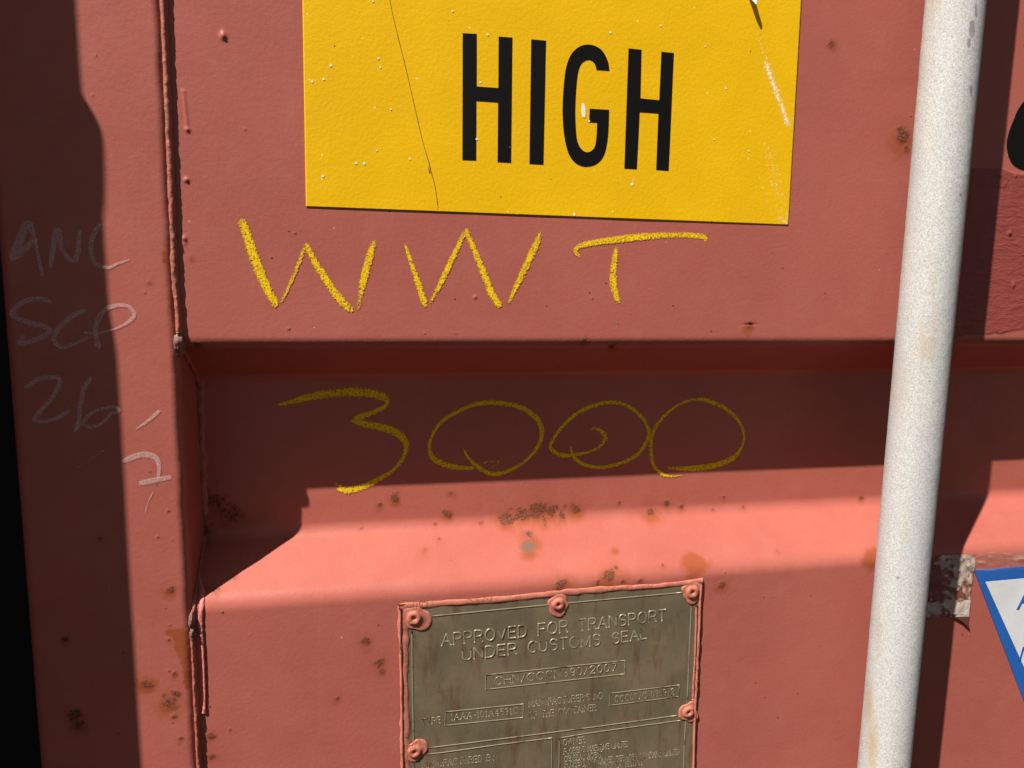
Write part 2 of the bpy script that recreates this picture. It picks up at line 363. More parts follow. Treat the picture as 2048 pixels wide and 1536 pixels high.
def fields(P, shape, spots, Xn, Zn, on_tube):
    A = {k: np.zeros(shape) for k in ('rust', 'stain', 'pale', 'smear', 'patch')}
    P3 = P.reshape(shape + (3,))
    wob = .30 * vn(P3[..., 0], P3[..., 2], 300, 1) + .42 * vn(P3[..., 0], P3[..., 2], 130, 2)
    key = {'r': 'rust', 's': 'stain', 'p': 'pale'}
    spots = [(x, y + r * .5, r * 2.1, 's', st * .55) for x, y, r, k, st in spots if k == 'r' and r > 5] + [(x, y, r * 3.2, 's', st * .26) for x, y, r, k, st in spots if k == 'r' and r > 9] + list(spots)
    for x, y, r, k, st in spots:
        if r == 0: continue
        c = at(x, y, TUBE_Y) if on_tube else surf(x, y); R_ = (r * .00029 if r > 5 else r * .00022)
        i0, i1 = np.searchsorted(Xn, [c[0] - 2.4 * R_, c[0] + 2.4 * R_]); j0, j1 = np.searchsorted(-Zn, [-c[2] - 2.4 * R_, -c[2] + 2.4 * R_])
        i0 = max(0, i0 - 1); j0 = max(0, j0 - 1); i1 += 1; j1 += 1
        if i1 <= i0 or j1 <= j0: continue
        q = P3[j0:j1, i0:i1]; d = np.linalg.norm(q - c, axis=-1) / R_
        d = d * (1 + wob[j0:j1, i0:i1] * (1.0 if k == 'r' else .55))
        g = st * np.clip(1.25 - d * .8, 0, 1) ** 1.3
        A[key[k]][j0:j1, i0:i1] = np.maximum(A[key[k]][j0:j1, i0:i1], g)
    return A
def axis(a, b, c, d, fine, coarse):
    return np.concatenate([np.arange(a, b, coarse), np.arange(b, c, fine), np.arange(c, d + coarse, coarse)])

# ------------------------------------------------------------------ container door
door = thing('container_door', (.15, 0, -.6), 'red oxide painted steel shipping container door with a deep horizontal recess, chalk writing and rust', 'container door')
def make_panel():
    X = axis(-.112, -.1119, .60, .80, .00085, .02)
    # rows follow the profile so the folds stay finely cut
    zz = np.concatenate([np.arange(.55, .225, -.02), np.arange(.225, -.035, -.00085)])
    seg = PROF[(PROF[:, 1] <= -.035) & (PROF[:, 1] >= -.25)]
    seg = np.vstack([[0, -.035], seg, [0, -.25]]); L = np.concatenate([[0], np.cumsum(np.linalg.norm(np.diff(seg, axis=0), axis=1))])
    s = np.arange(0, L[-1], .00085); sy = np.interp(s, L, seg[:, 0]); sz = np.interp(s, L, seg[:, 1])
    z2 = np.concatenate([np.arange(-.25, -.45, -.00085), np.arange(-.45, -.61, -.02)])
    Z = np.concatenate([zz, sz, z2]); Y = np.concatenate([zz * 0, sy, z2 * 0])
    # row normals
    tz = np.gradient(Z); ty = np.gradient(Y); nl = np.hypot(tz, ty); NY = tz / nl; NZ = -ty / nl
    XX, ZZ = np.meshgrid(X, Z); YY = np.repeat(Y[:, None], len(X), 1)
    P = np.stack([XX, YY, ZZ], -1)
    A = fields(P.reshape(-1, 3), XX.shape, SP, X, Z, False)
    # sheet is never dead flat
    h = hbase(XX, ZZ) + .00002 * vn(XX, ZZ, 90, 6)
    h += .00014 * A['rust'] * (1 + .8 * vn(XX, ZZ, 700, 8))
    def blob(x, y, rx, rz, hh, tilt=0):
        c = surf(x, y); dx = (XX - c[0]); dz = (ZZ - c[2]); dx = dx - tilt * dz
        return hh * np.exp(-(dx / rx) ** 2 - (dz / rz) ** 2)
    for x, y, rx, rz, hh in ((447,73,.0016,.0019,.0014),(446,66,.0009,.0016,.0006),(375,259,.0012,.0013,.0011),(367,183,.0010,.0010,.0005),(373,360,.0014,.0014,.0012),(369,477,.0011,.0016,.0011),
                             (369,488,.0009,.0009,.0005),(950,594,.0010,.0010,.0008),(1507,20,.001,.001,.0004),(2018,466,.0016,.0016,.0013),(2025,1580,.001,.001,.001),(490,258,.0007,.0007,.0005),(2026,570,.0012,.0025,.0009),(1998,350,.0013,.0013,.0008),(2030,352,.0012,.0012,.0007),(2010,368,.0012,.001,.0006)):
        h += blob(x, y, rx, rz, hh)
    for t in np.linspace(0, 1, 26): h = np.maximum(h, h * 0 + blob(367 + 8 * t, 183 + 76 * t, .0009, .0014, .0006))
    # slit in the paint
    h -= blob(1500, 649, .0045, .0006, .0009)
    # brushed-over patch at the right of the upper panel
    c0 = at(1948, 336); c1 = at(2048, 655); c2 = at(2048, 345)
    top = c0[2] + (XX - c0[0]) * .02 + .0008 * vn(XX, ZZ * 0, 120, 2) - .0035 * np.clip((XX - at(2000, 300)[0]) / .02, 0, 1)
    bot = at(1968, 668)[2] + (XX - at(1968, 668)[0]) * .09 + .0012 * vn(XX, ZZ * 0, 160, 9)
    A['patch'] = (np.clip((top - ZZ) / .0008 + .5, 0, 1) * np.clip((ZZ - bot) / .0008 + .5, 0, 1) * np.clip((XX - at(1925, 500)[0]) / .001, 0, 1))
    h += A['patch'] * .0003
    # old glue smeared along the top of the triangular sticker
    a0 = at(1900, 1108); 
    A['smear'] = np.clip(1 - np.abs(ZZ - (at(1990, 1118)[2] + .002 * vn(XX, ZZ * 0, 60, 3))) / .0042, 0, 1) * np.clip((XX - a0[0]) / .01, 0, 1) * .55 * (.5 + .5 * vn(XX, ZZ * 6, 90, 12))
    A['smear'] = np.clip(A['smear'], 0, 1)
    # grey dab
    c = surf(1236, 648); A['pale'] = np.maximum(A['pale'], 1.6 * np.clip(1.3 - np.hypot(XX - c[0], ZZ - c[2]) / .0012, 0, 1))
    P[..., 1] += NY[:, None] * h * np.sign(-1) * -1 * 0
    P[..., 1] -= np.abs(NY)[:, None] * h; P[..., 2] += (np.where(NY < 0, -NZ, NZ) * -1 * np.sign(1))[:, None] * 0
    me = grid_mesh('panel', P.reshape(-1, 3), len(X), len(Z), A)
    me.flip_normals()
    return me
obj('panel', make_panel(), M_panel, door)

# door frame post (hollow section) left of the panel, with rounded arrises
def make_post():
    r = .006; x0, x1, yf, yb = -.2055, TX, TUBE_Y, .09
    sec = [(x0, yb)]
    for k in range(9): t = math.pi + math.pi / 2 * k / 8; sec.append((x0 + r + r * math.cos(t), yf + r + r * math.sin(t)))
    nf = 112
    for k in range(1, nf): sec.append((x0 + r + (x1 - x0 - 2 * r) * k / nf, yf))
    for k in range(11): t = -math.pi / 2 + math.pi / 2 * k / 10; sec.append((x1 - r + r * math.cos(t), yf + r + r * math.sin(t)))
    for k in range(1, 14): sec.append((x1, yf + r + (.062 - yf - r) * k / 13))
    sec.append((x1, yb)); sec = np.array(sec)
    Z = np.concatenate([np.arange(.55, .225, -.02), np.arange(.225, -.42, -.0009), np.arange(-.42, -.61, -.02)])
    XX = np.repeat(sec[None, :, 0], len(Z), 0); YY = np.repeat(sec[None, :, 1], len(Z), 0); ZZ = np.repeat(Z[:, None], len(sec), 1)
    P = np.stack([XX, YY, ZZ], -1)
    A = fields(P.reshape(-1, 3), XX.shape, SPT, sec[:, 0] + np.arange(len(sec)) * 1e-9, Z, True)
    front = (np.abs(YY - yf) < .0061)
    h = .00010 * vn(XX, ZZ, 12, 14) + .00005 * vn(XX, ZZ, 40, 15) + .00014 * A['rust'] * (1 + vn(XX, ZZ, 700, 8))
    P[..., 1] -= h * front
    P[..., 0] += np.where(XX > x1 - .0065, .00035 * vn(YY * 0, ZZ, 45, 3) + .0002 * vn(YY, ZZ, 190, 5), 0)
    me = grid_mesh('frame_post', P.reshape(-1, 3), len(sec), len(Z), A); me.flip_normals(); return me
obj('frame_post', make_post(), M_panel, door)

def pxs(pts, Y): return [at(x, y, Y) for x, y in pts]
# welds between post and panel
sweep('weld_bead', [(-.1082, .0005, .5), (-.1082, .0005, .3), (-.1083, .0003, .2)] + pxs([(330,60),(334,150),(337,230),(341,320),(344,400),(347,470),(349,530),(352,580),(355,600),(357,630),(359,665)], 0.0003),
      [.0025]*3 + [.0025,.0024,.0026,.0025,.0025,.0024,.0026,.0028,.0025,.0021,.0022,.0024], [.0044]*3 + [.0044,.0043,.0044,.0043,.0045,.0043,.0044,.0045,.0041,.0042,.0042,.0046], M_bead, door, noise=.09, nscale=330, sub=22, seg=10)
sweep('weld_bead', pxs([(384,1262),(386,1285),(388,1310),(390,1360),(393,1420),(396,1480),(399,1536),(402,1600),(406,1700)], .0002),
      [.0019,.0017,.0017,.0017,.0018,.0017,.0018,.0017,.0017], [.0046,.0042,.0043,.0043,.0045,.0043,.0043,.0043,.0043], M_bead, door, noise=.09, nscale=420, sub=24, seg=10, seed=3)
sweep('weld_bead', [at(x, y, REC) for x, y in [(400,760),(401,800),(402,860),(404,920),(406,980),(409,1030)]], [.0030,.0035,.0030,.0036,.0032,.003], [.0022,.0024,.0022,.0026,.0022,.002], M_bead, door, noise=.3, nscale=260, sub=16, seed=5)
# weld run down the side faces of the folds
def side_run(name, z0, z1, mat, r, seed):
    zs = np.linspace(z0, z1, 14); P = [(TX + .0008, float(prof_y(z)) - .0005, z) for z in zs]
    sweep(name, P, [r] * 14, [r] * 14, mat, door, normal=(.6, -.8, 0), noise=.25, nscale=300, sub=5, seed=seed, full=True)
side_run('weld_bead', -.044, -.074, M_bead, .0017, 6)
side_run('weld_bead', -.186, -.222, M_bead, .0013, 8)

def lump(name, c, rad, mat, parent, seed, amp=.35, n=26, label=None):
    V = []; Fc = []
    for i in range(n + 1):
        th = math.pi * i / n
        for j in range(n * 2):
            ph = math.pi * j / n; d = np.array([math.sin(th) * math.cos(ph), math.sin(th) * math.sin(ph), math.cos(th)])
            f = 1 + amp * float(vn(d[0] * .9 + d[1] * .4, d[2] * .9 - d[1] * .5, 2.2, seed)) + amp * .4 * float(vn(d[0] + d[1], d[2] - d[1], 5.5, seed + 1))
            V.append(np.array(c) + d * np.array(rad) * f)
    m = n * 2
    for i in range(n):
        for j in range(m): Fc.append((i * m + j, i * m + (j + 1) % m, (i + 1) * m + (j + 1) % m, (i + 1) * m + j))
    return obj(name, mesh_pf(name, V, Fc, True), mat, parent, label)
c = at(358, 686, .0005); lump('weld_blob', c, (.0037, .0050, .0080), M_bead_bare, door, 3, .13, label='bare purplish lump at the end of the weld')
c = at(384, 1240, -.001); lump('weld_blob', c, (.0020, .0040, .0070), M_bead_bare, door, 9, .18)
c = at(385, 1266, -.001); lump('weld_blob', c, (.0024, .0036, .0034), M_bead_bare, door, 12, .35)
# peeling pink sealant strip
sp_ = [(396,1148),(401,1165),(405,1185),(403,1215),(401,1245),(404,1270),(407,1310),(409,1360),(410,1400),(408,1424)]
sweep('sealant_strip', [surf(x, y) - np.array([0, .0008, 0]) for x, y in sp_], [.0008,.0015,.0018,.0014,.0016,.0010,.0007,.0007,.0007,.0012], [.0005,.0005,.0005,.0005,.0005,.0005,.0006,.0006,.0006,.0009], M_seal, door, noise=.25, nscale=500, full=True, sub=12, label='bright pink strip of sealant peeling off the seam', seed=2)
# black rubber gasket doubling as painted shade across the gap left of the post
prism('gasket_gap_shade', [(-.268, .55), (-.2058, .55), (-.2058, -.6), (-.268, -.6)], .030, .085, M_rubber, door)

# ------------------------------------------------------------------ chalk writing on the door
def stroke_mesh(name, strokes, Yoff, mat, parent, label, sub=7):
    V = []; Fc = []; ac = []; de = []
    for st in strokes:
        L = smooth_line(st, sub)
        # L columns: x, y (photo), half width (m), density, Y
        P = np.array([at(a[0], a[1], a[4]) for a in L]); P[:, 1] -= Yoff + 4e-5 * len(ac) / 700 + 2e-5 * np.linspace(0, 1, len(P)) + (hbase(P[:, 0], P[:, 2]) if st[0][4] >= 0 else 0)
        T = np.gradient(P, axis=0); T /= np.linalg.norm(T, axis=1)[:, None] + 1e-12
        side = np.cross(T, (0, 1, 0)); side /= np.linalg.norm(side, axis=1)[:, None] + 1e-12
        s = np.concatenate([[0], np.cumsum(np.linalg.norm(np.diff(P, axis=0), axis=1))]); n = len(P)
        # extend the ends so that they fade out raggedly
        b0 = len(V)
        for i in range(n):
            e = min(s[i], s[-1] - s[i]) / .0022; fade = .45 * max(0, 1 - e)
            for k in range(7):
                v = -1 + 2 * k / 6; V.append(P[i] + side[i] * v * L[i, 2] * 1.15); ac.append(v); de.append(L[i, 3] - fade)
        for i in range(n - 1):
            for k in range(6): Fc.append((b0 + i * 7 + k, b0 + i * 7 + k + 1, b0 + (i + 1) * 7 + k + 1, b0 + (i + 1) * 7 + k))
    me = bpy.data.meshes.new(name); me.from_pydata([tuple(map(float, v)) for v in V], [], Fc)
    for k, v in (('across', ac), ('dens', de)):
        a = me.attributes.new(k, 'FLOAT', 'POINT'); a.data.foreach_set('value', np.array(v, np.float32))
    me.update()
    if me.polygons and sum(p.normal.y for p in me.polygons) > 0: me.flip_normals()
    return obj(name, me, mat, parent, label)
def ST(ox, oy, sc, pts, ws, dn, Y):
    n = len(pts); ws = ws if isinstance(ws, (list, tuple)) else [ws] * n; dn = dn if isinstance(dn, (list, tuple)) else [dn] * n
    ws = np.interp(np.linspace(0, 1, n), np.linspace(0, 1, len(ws)), ws); dn = np.interp(np.linspace(0, 1, n), np.linspace(0, 1, len(dn)), dn)
    k = (CD + Y) / F / sc * .5 * 1.06
    ws = ws.tolist(); dn = dn.tolist()
    return [(ox + p[0] / sc, oy + p[1] / sc, w * k, d, Y) for p, w, d in zip(pts, ws, dn)]
A_ = (440, 420, 3.938); B_ = (920, 420, 3.938); C3 = (380, 640, 3.84); C4 = (520, 740, 4.096); C5 = (1020, 740, 4.096)
stroke_mesh('chalk_letter', [
    ST(*A_, [(165,70),(210,190),(255,330),(310,480),(370,620),(450,760)], [50,62,66,66,60,50], 1.05, 0),
    ST(*A_, [(470,750),(530,630),(600,470),(650,350),(685,255)], [22,26,32,34,26], [.66,.78,.82,.85,.6], 0),
    ST(*A_, [(672,262),(760,430),(870,600),(950,710),(1045,800)], [34,48,56,58,44], 1.03, 0),
    ST(*A_, [(1085,800),(1105,690),(1125,570),(1150,470),(1185,340),(1228,225)], [28,36,50,52,50,40], [.75,.8,1.05,1.1,1.05,.6], 0)],
    .0003, M_ychalk, door, 'first yellow chalk W below the yellow sign')
stroke_mesh('chalk_letter', [
    ST(*A_, [(1455,258),(1490,370),(1540,520),(1580,640),(1620,765)], [18,30,40,48,46], [.9,1,1,1,.95], 0),
    ST(*A_, [(1655,730),(1740,570),(1830,380),(1940,150)], [24,38,42,34], [.72,1,1,.95], 0),
    ST(*B_, [(42,145),(100,290),(180,480),(240,640),(315,765)], [34,42,48,56,52], 1.03, 0),
    ST(*B_, [(378,745),(430,630),(500,480),(570,330),(640,170)], [22,38,50,54,46], [.7,.95,1,1,.72], 0)],
    .0003, M_ychalk, door, 'second yellow chalk W below the yellow sign')
stroke_mesh('chalk_letter', [
    ST(*B_, [(950,380),(908,322),(950,280),(1100,250),(1300,225),(1500,205),(1700,197),(1850,200),(1925,215),(1932,262)], [26,36,40,46,52,52,46,44,42,26], [.75,.9,1,1.1,1.1,1,.92,.95,.95,.7], 0),
    ST(*B_, [(1232,290),(1215,400),(1205,520),(1212,620),(1250,735)], [26,50,60,58,38], 1, 0)],
    .0003, M_ychalk, door, 'yellow chalk T below the yellow sign')
R_ = REC
stroke_mesh('chalk_digit', [
    ST(*C3, [(676,655),(800,622),(950,583),(1120,562),(1300,555),(1430,570),(1500,600),(1515,632),(1490,668),(1400,710),(1300,745),(1245,775)], [26,46,58,64,72,72,58,34,34,46,48,38], .96, R_),
    ST(*C3, [(1235,770),(1350,798),(1480,825),(1590,870),(1650,930),(1657,990),(1630,1070),(1560,1150),(1450,1220),(1340,1275),(1220,1308),(1125,1290)], [40,56,62,66,58,42,34,32,42,50,54,30], .97, R_),
    ST(*C3, [(1108,1248),(1130,1262),(1175,1272)], 22, .85, R_)], .0003, M_ychalk, door, 'yellow chalk 3 in the shaded recess')
def C5to4(p): return (p[0] + (1020 - 520) * 4.096, p[1])
zero1 = [(1665,640),(1700,710),(1770,780),(1860,838),(1950,850),(2048,818)] + [C5to4(p) for p in [(100,765),(190,680),(245,590),(260,500),(230,410),(150,340),(60,295)]] + [(2048,283),(1900,265),(1750,285),(1600,350),(1470,440),(1400,560),(1388,650),(1430,730),(1520,775),(1620,797),(1760,803)]
stroke_mesh('chalk_digit', [
    ST(*C4, zero1, [8,28,40,44,44,34,32,34,42,46,48,50,50,46,44,42,38,34,28,36,54,56,50,32], .93, R_),
    ST(*C4, [(1812,766),(1880,748),(1965,755),(1920,785),(1870,805)], 30, .62, R_)], .0003, M_ychalk, door, 'yellow chalk zero next to the 3, with a tail inside')
stroke_mesh('chalk_digit', [
    ST(*C5, [(645,492),(700,477),(760,512),(778,560),(740,620),(660,665),(560,690),(450,700),(370,675),(332,625),(370,540),(440,450),(540,360),(660,300),(800,265),(930,280),(1040,350),(1110,430),(1138,510),(1110,600),(1030,700),(900,765),(760,795),(620,780),(540,730),(505,670),(497,610)],
       [14,34,46,50,34,26,34,40,40,38,34,34,36,36,36,38,38,36,40,40,40,36,34,34,36,30,12], [.7,.82,.85,.85,.85,.9,.95,.95,.95,.92,.9,.92,.95,.95,.95,.9,.92,.92,.92,.92,.92,.92,.92,.92,.92,.9,.7], R_)],
    .0003, M_ychalk, door, 'middle yellow chalk zero, drawn as a spiral')
stroke_mesh('chalk_digit', [
    ST(*C5, [(1270,798),(1400,806),(1550,800),(1700,775),(1820,720),(1890,640),(1915,550),(1890,450),(1820,360),(1710,285),(1560,240),(1430,260),(1300,340),(1210,440),(1160,540),(1155,680),(1175,780),(1230,840),(1310,870),(1440,856)],
       [14,44,54,56,54,30,28,34,36,38,36,30,30,36,42,46,44,36,24,8], [.75,1,1.05,1.05,1.05,1,.95,.95,.95,1,.98,.85,.9,.92,.85,.85,.9,.95,.9,.6], R_)],
    .00036, M_ychalk, door, 'last yellow chalk zero, almost closed at its flat bottom')
L2 = (0, 400, 3.84); L3 = (0, 780, 3.84); TY = TUBE_Y
def wch(strokes, label): stroke_mesh('chalk_letter', strokes, .0003, M_wchalk, door, label)
wch([ST(*L2, [(90,465),(140,340),(215,185),(250,240),(290,400),(332,595)], [46,50,46,34,26,26], [1,1,1,.95,.8,.85], TY), ST(*L2, [(290,295),(200,370),(110,450)], 40, 1, TY)], 'faint white chalk A on the shaded post')
wch([ST(*L2, [(388,520),(410,380),(435,235),(460,270),(480,380),(560,470),(600,400),(615,215)], [28,32,38,36,28,30,34,22], .98, TY)], 'faint white chalk N on the shaded post')
wch([ST(*L2, [(770,180),(715,280),(700,390),(740,490),(830,518),(900,490),(1015,450)], [26,36,34,28,22,16,8], [1,.9,.85,.85,.95,.95,.7], TY)], 'faint white chalk C running into the sunlight')
wch([ST(*L2, [(400,792),(300,757),(180,785),(95,870),(180,925),(330,968),(385,1005),(310,1060),(165,1105),(190,1035)], 34, .97, TY)], 'faint white chalk S on the shaded post')
wch([ST(*L2, [(660,845),(560,890),(450,990),(415,1070),(470,1130),(560,1110),(690,1055)], [36,36,34,32,30,26,18], .93, TY)], 'faint white chalk C between S and P')
wch([ST(*L2, [(762,1145),(740,1050),(740,960),(800,850),(900,808),(990,820),(1032,880),(980,940),(880,990),(740,1022),(640,1015)], [46,34,34,32,26,26,28,22,14,18,24], .95, TY)], 'faint white chalk P crossing the shadow edge')
wch([ST(0, 400, 3.84, [(190,1445),(300,1375),(420,1360),(462,1400),(400,1520),(320,1610),(262,1688),(350,1697),(450,1668),(545,1612)], 30, .93, TY)], 'faint white chalk 2 on the shaded post')
wch([ST(0, 400, 3.84, [(705,1355),(645,1450),(622,1560),(612,1660),(578,1795)], 32, .9, TY), ST(0, 400, 3.84, [(600,1750),(700,1640),(800,1600),(890,1592),(912,1620),(860,1640),(780,1715),(700,1745),(640,1720)], 26, .85, TY)], 'faint white chalk 6 on the shaded post')
wch([ST(*L3, [(1235,150),(1150,225),(1045,300)], [26,22,12], .92, TY), ST(*L3, [(840,435),(720,515),(575,605)], 14, .55, TY)], 'faint white chalk slash above the 7')
wch([ST(*L3, [(942,548),(1050,505),(1130,495),(1200,522),(1222,590),(1215,690)], [36,38,38,34,24,18], 1.05, TY), ST(*L3, [(1068,718),(1190,690),(1318,668)], [36,34,28], 1.08, TY), ST(*L3, [(1185,760),(1130,880),(1120,960)], [10,10,16], .62, TY)], 'clear white chalk crossed 7 in the sunlight')

# ------------------------------------------------------------------ galvanised locking rod
def make_rod():
    cx, cy, r = .3625 + (.08 - .040) * .863, -.040, .0182
    n = 96; Z = np.concatenate([np.arange(.5, .26, -.02), np.arange(.26, -.47, -.0012), np.arange(-.47, -.62, -.02)])
    th = np.linspace(0, 2 * np.pi, n + 1); TT, ZZ = np.meshgrid(th, Z)
    rr = r + .00010 * vn(TT * .018, ZZ, 60, 2) + .00005 * vn(TT * .018, ZZ, 300, 3)
    P = np.stack([cx + rr * np.cos(TT), cy + rr * np.sin(TT), ZZ], -1)
    X, Y = px_many(P.reshape(-1, 3)); X = X.reshape(TT.shape); Y = Y.reshape(TT.shape)
    st = np.zeros(TT.shape); chip = np.zeros(TT.shape); vis = (np.sin(TT) < .3)
    def sp(x, y, rx, ry): return np.clip(1.2 - np.hypot((X - x) / rx, (Y - y) / ry), 0, 1) * vis
    for a in (sp(1745,1490,14,70), sp(1738,1410,10,60), sp(1758,1270,6,60) * .5, sp(1800,780,24,90) * .35): st = np.maximum(st, a)
    for a in (sp(1944,60,8,26), sp(1938,85,6,18) * .9, sp(1952,20,5,30) * .8, sp(1922,390,5,5), sp(1942,180,6,30) * .6, sp(1796,1155,6,8) * .7): chip = np.maximum(chip, a)
    return grid_mesh('locking_rod', P.reshape(-1, 3), n + 1, len(Z), {'stain': st * .7, 'chip': chip})
rod = obj('locking_rod', make_rod(), M_rod, None, 'speckled pale grey galvanised locking rod standing upright in front of the door', 'locking rod')

# ------------------------------------------------------------------ corner post off to the left (throws the shadow on the door)
def make_corner():
    hY = -.09; sh = hY - TUBE_Y
    e = lambda x, y: (at(x, y, TY)[0] - SA * (-sh), at(x, y, TY)[2] + SB * (-sh))
    pts = [e(150, 0), e(156, 90), e(163, 185), e(174, 208), e(190, 236), e(202, 265), e(207, 300), e(208, 345), e(208, 400), e(205, 440), e(210, 520), e(218, 620), e(231, 700), e(237, 780), e(246, 930), e(257, 1136), e(270, 1336), e(283, 1536)]
    L = smooth_line(pts, 4)
    out = [(L[0][0], .60)] + [tuple(p) for p in L] + [(L[-1][0], -.62), (-.42, -.62), (-.42, .60)]
    return out
prism('corner_post', make_corner(), -.090, .12, M_paint, None, bevel=.0006,
      label='dark painted container corner post at the far left, beyond the gap beside the door', cat='corner post')

# ------------------------------------------------------------------ yellow HIGH sign
SY = -.00055
TLc, BLc, BRc = (605, 0), (612, 413), (1577, 450)
bl = at(612, 413, SY); br = at(1577, 450, SY); tl = at(604.6, -20, SY); tr = at(1604, -20, SY)
tl = bl + (tl - bl) * 1.9; tr = br + (tr - br) * 1.9
def in_px_line(X, Y, a, b, wd):
    a = np.array(a, float); b = np.array(b, float); d = b - a; L = np.hypot(*d); d /= L
    u = (X - a[0]) * d[0] + (Y - a[1]) * d[1]; v = np.abs(-(X - a[0]) * d[1] + (Y - a[1]) * d[0])
    return np.clip(1 - v / wd, 0, 1) * np.clip((u + 6) / 12, 0, 1) * np.clip((L + 6 - u) / 12, 0, 1)
sign = thing('warning_sign', tuple((bl + br) / 2), 'scuffed yellow vinyl warning sign with the black word HIGH stuck on the upper panel', 'sign')
def make_sign():
    nu, nv = 460, 460; U, V_ = np.meshgrid(np.linspace(0, 1, nu), np.linspace(0, 1, nv))
    P = (tl * (1 - U[..., None]) + tr * U[..., None]) * (1 - V_[..., None]) + (bl * (1 - U[..., None]) + br * U[..., None]) * V_[..., None]
    X, Y = px_many(P.reshape(-1, 3)); X = X.reshape(U.shape); Y = Y.reshape(U.shape)
    s = np.zeros(U.shape)
    for a, b, w_, k in (((1510,60),(1545,150),9,.5),((1530,120),(1578,255),12,.95),((1548,170),(1578,252),9,1.0),((1520,250),(1560,445),8,.45),((1535,290),(1572,448),9,.5),((1548,300),(1577,440),7,.5),((1510,330),(1548,440),7,.38),((1589,300),(1578,450),6,.75),((1585,200),(1590,330),4,.5),((1240,345),(1240,365),4,.6),((1266,345),(1264,372),5,.6),((1552,430),(1577,448),9,.8)):
        s = np.maximum(s, in_px_line(X, Y, a, b, w_) * k * .72)
    P[..., 1] -= hbase(P[..., 0], P[..., 2]) + .00003 * vn(P[..., 0], P[..., 2], 60, 5)
    me = grid_mesh('sign_sheet', P.reshape(-1, 3), nu, nv, {'scuff': s}); me.flip_normals(); return me
sh_ = obj('sign_sheet', make_sign(), M_sign, sign)
m = sh_.modifiers.new('s', 'SOLIDIFY'); m.thickness = .0005; m.offset = -1
Y_ = SY - .00018
def letter(name, pts, lab, Y=Y_, sc=(580, 0, 1.932), mat=None, parent=None):
    P = [at(sc[0] + p[0] / sc[2], sc[1] + p[1] / sc[2], Y) for p in pts]
    return prism(name, [(p[0], p[2]) for p in P], Y, Y + .00022, mat or M_black, parent or sign, label=lab, conform=True)
def eH(lx, rx, bar):
    # left stem tl,tr,br,bl ; right stem ; bar
    (a, b, c_, d), (e, f, g, h), (i, j, k, l) = lx, rx, bar
    return [a, b, i, j, e, f, g, h, k, l, c_, d]
letter('letter', eH([(667,128),(721,131),(719,620),(666,618)], [(806,141),(859,145),(854,629),(802,626)], [(721,334),(805,340),(804,396),(720,390)]), 'first black H of the word HIGH')
letter('letter', [(932,152),(989,157),(979,636),(925,633)], 'black I of the word HIGH')
letter('letter', eH([(1308,187),(1358,192),(1340,654),(1292,651)], [(1435,200),(1483,205),(1463,660),(1415,656)], [(1354,380),(1427,387),(1424,438),(1351,433)]), 'last black H of the word HIGH')
Go = smooth_line([(1234,274),(1228,236),(1207,197),(1180,178),(1148,172),(1115,182),(1085,212),(1066,265),(1057,340),(1053,430),(1059,520),(1075,590),(1098,625),(1125,641),(1150,644),(1180,636),(1207,611),(1222,570),(1230,510),(1233,424)], 6)
Gi = smooth_line([(1187,474),(1184,530),(1178,565),(1165,582),(1148,588),(1130,580),(1115,558),(1106,520),(1102,430),(1106,340),(1113,280),(1124,249),(1140,235),(1157,232),(1172,240),(1181,256),(1184,270)], 6)
letter('letter', [tuple(p) for p in Go] + [(1158,420), (1156,472)] + [tuple(p) for p in Gi], 'black G of the word HIGH')
# chips, thin crack, and a torn curl in the vinyl
M_chip = NT('white_chip').set(Base_Color=(.72, .70, .62), Roughness=.8)
M_crack = NT('crack_line').set(Base_Color=(.36, .20, .02), Roughness=.8)
def spot(name, x, y, rx, ry, Y, mat, parent, label, seed=0, rot=0):
    pts = []
    for k in range(22):
        t = 2 * math.pi * k / 22; f = 1 + .25 * float(vn(math.cos(t), math.sin(t), 1.7, seed)); a, b = rx * f * math.cos(t), ry * f * math.sin(t)
        P = at(x + a * math.cos(rot) - b * math.sin(rot), y + a * math.sin(rot) + b * math.cos(rot), Y); pts.append((P[0], P[2]))
    return prism(name, pts, Y, Y + .0002, mat, parent, label=label, conform=True)
spot('paint_chip', 1167, 222, 4.2, 13.5, Y_ - .00003, M_chip, sign, 'white chip in the bowl of the G', 3, -.05)
for i, (x, y, r) in enumerate([(1178.5,242,2.4),(624,163,3),(647,158.6,3),(661.5,131,3),(646,352,3.4),(712,326.5,3),(728.5,327,3.2),(757,117,2.8),(761,135,2.4),(975,69.5,2.8),(1220.5,65,2.6),(1322,51.5,2.4),(905,22,2.6),(1149,429,3.2),(782,219,2.4),(820,318,2.2),(953.5,278,2.8),(961,165,2.4),(1452,177,2.2),(1428,279,2),(1498,302,1.8),(1264,369,3.2),(1411,93,1.6),(746,3,2.2),(754,301,2)]):
    spot('paint_chip', x, y, r * .78, r * .8, Y_ - .00003, M_chip, sign, None, i)
sweep('crack', pxs([(770,-60),(776,-20),(783,20),(797,80),(812,140),(828,210),(843,275),(857,325),(862,345),(870,375),(875,415)], SY - .0003), [.00014,.00014,.00013,.00016,.00017,.00016,.00018,.00036,.00034,.00018,.00014], [.0002]*11, M_crack, sign, sink=0, sub=5, noise=.5, seg=4)
spot('paint_chip', 858, 337, 1.6, 6, Y_ - .0003, M_crack, sign, None, 4)
sweep('torn_curl', [at(1500, -14, -.0012), at(1504, -8, -.003), at(1508, -2, -.0052), at(1511, 3, -.0060), at(1512, 8, -.0062)], [.0022, .0020, .0017, .0013, .0006], [.0003] * 5, M_chip, sign, sink=0, full=True, label='small torn curl of vinyl at the top')

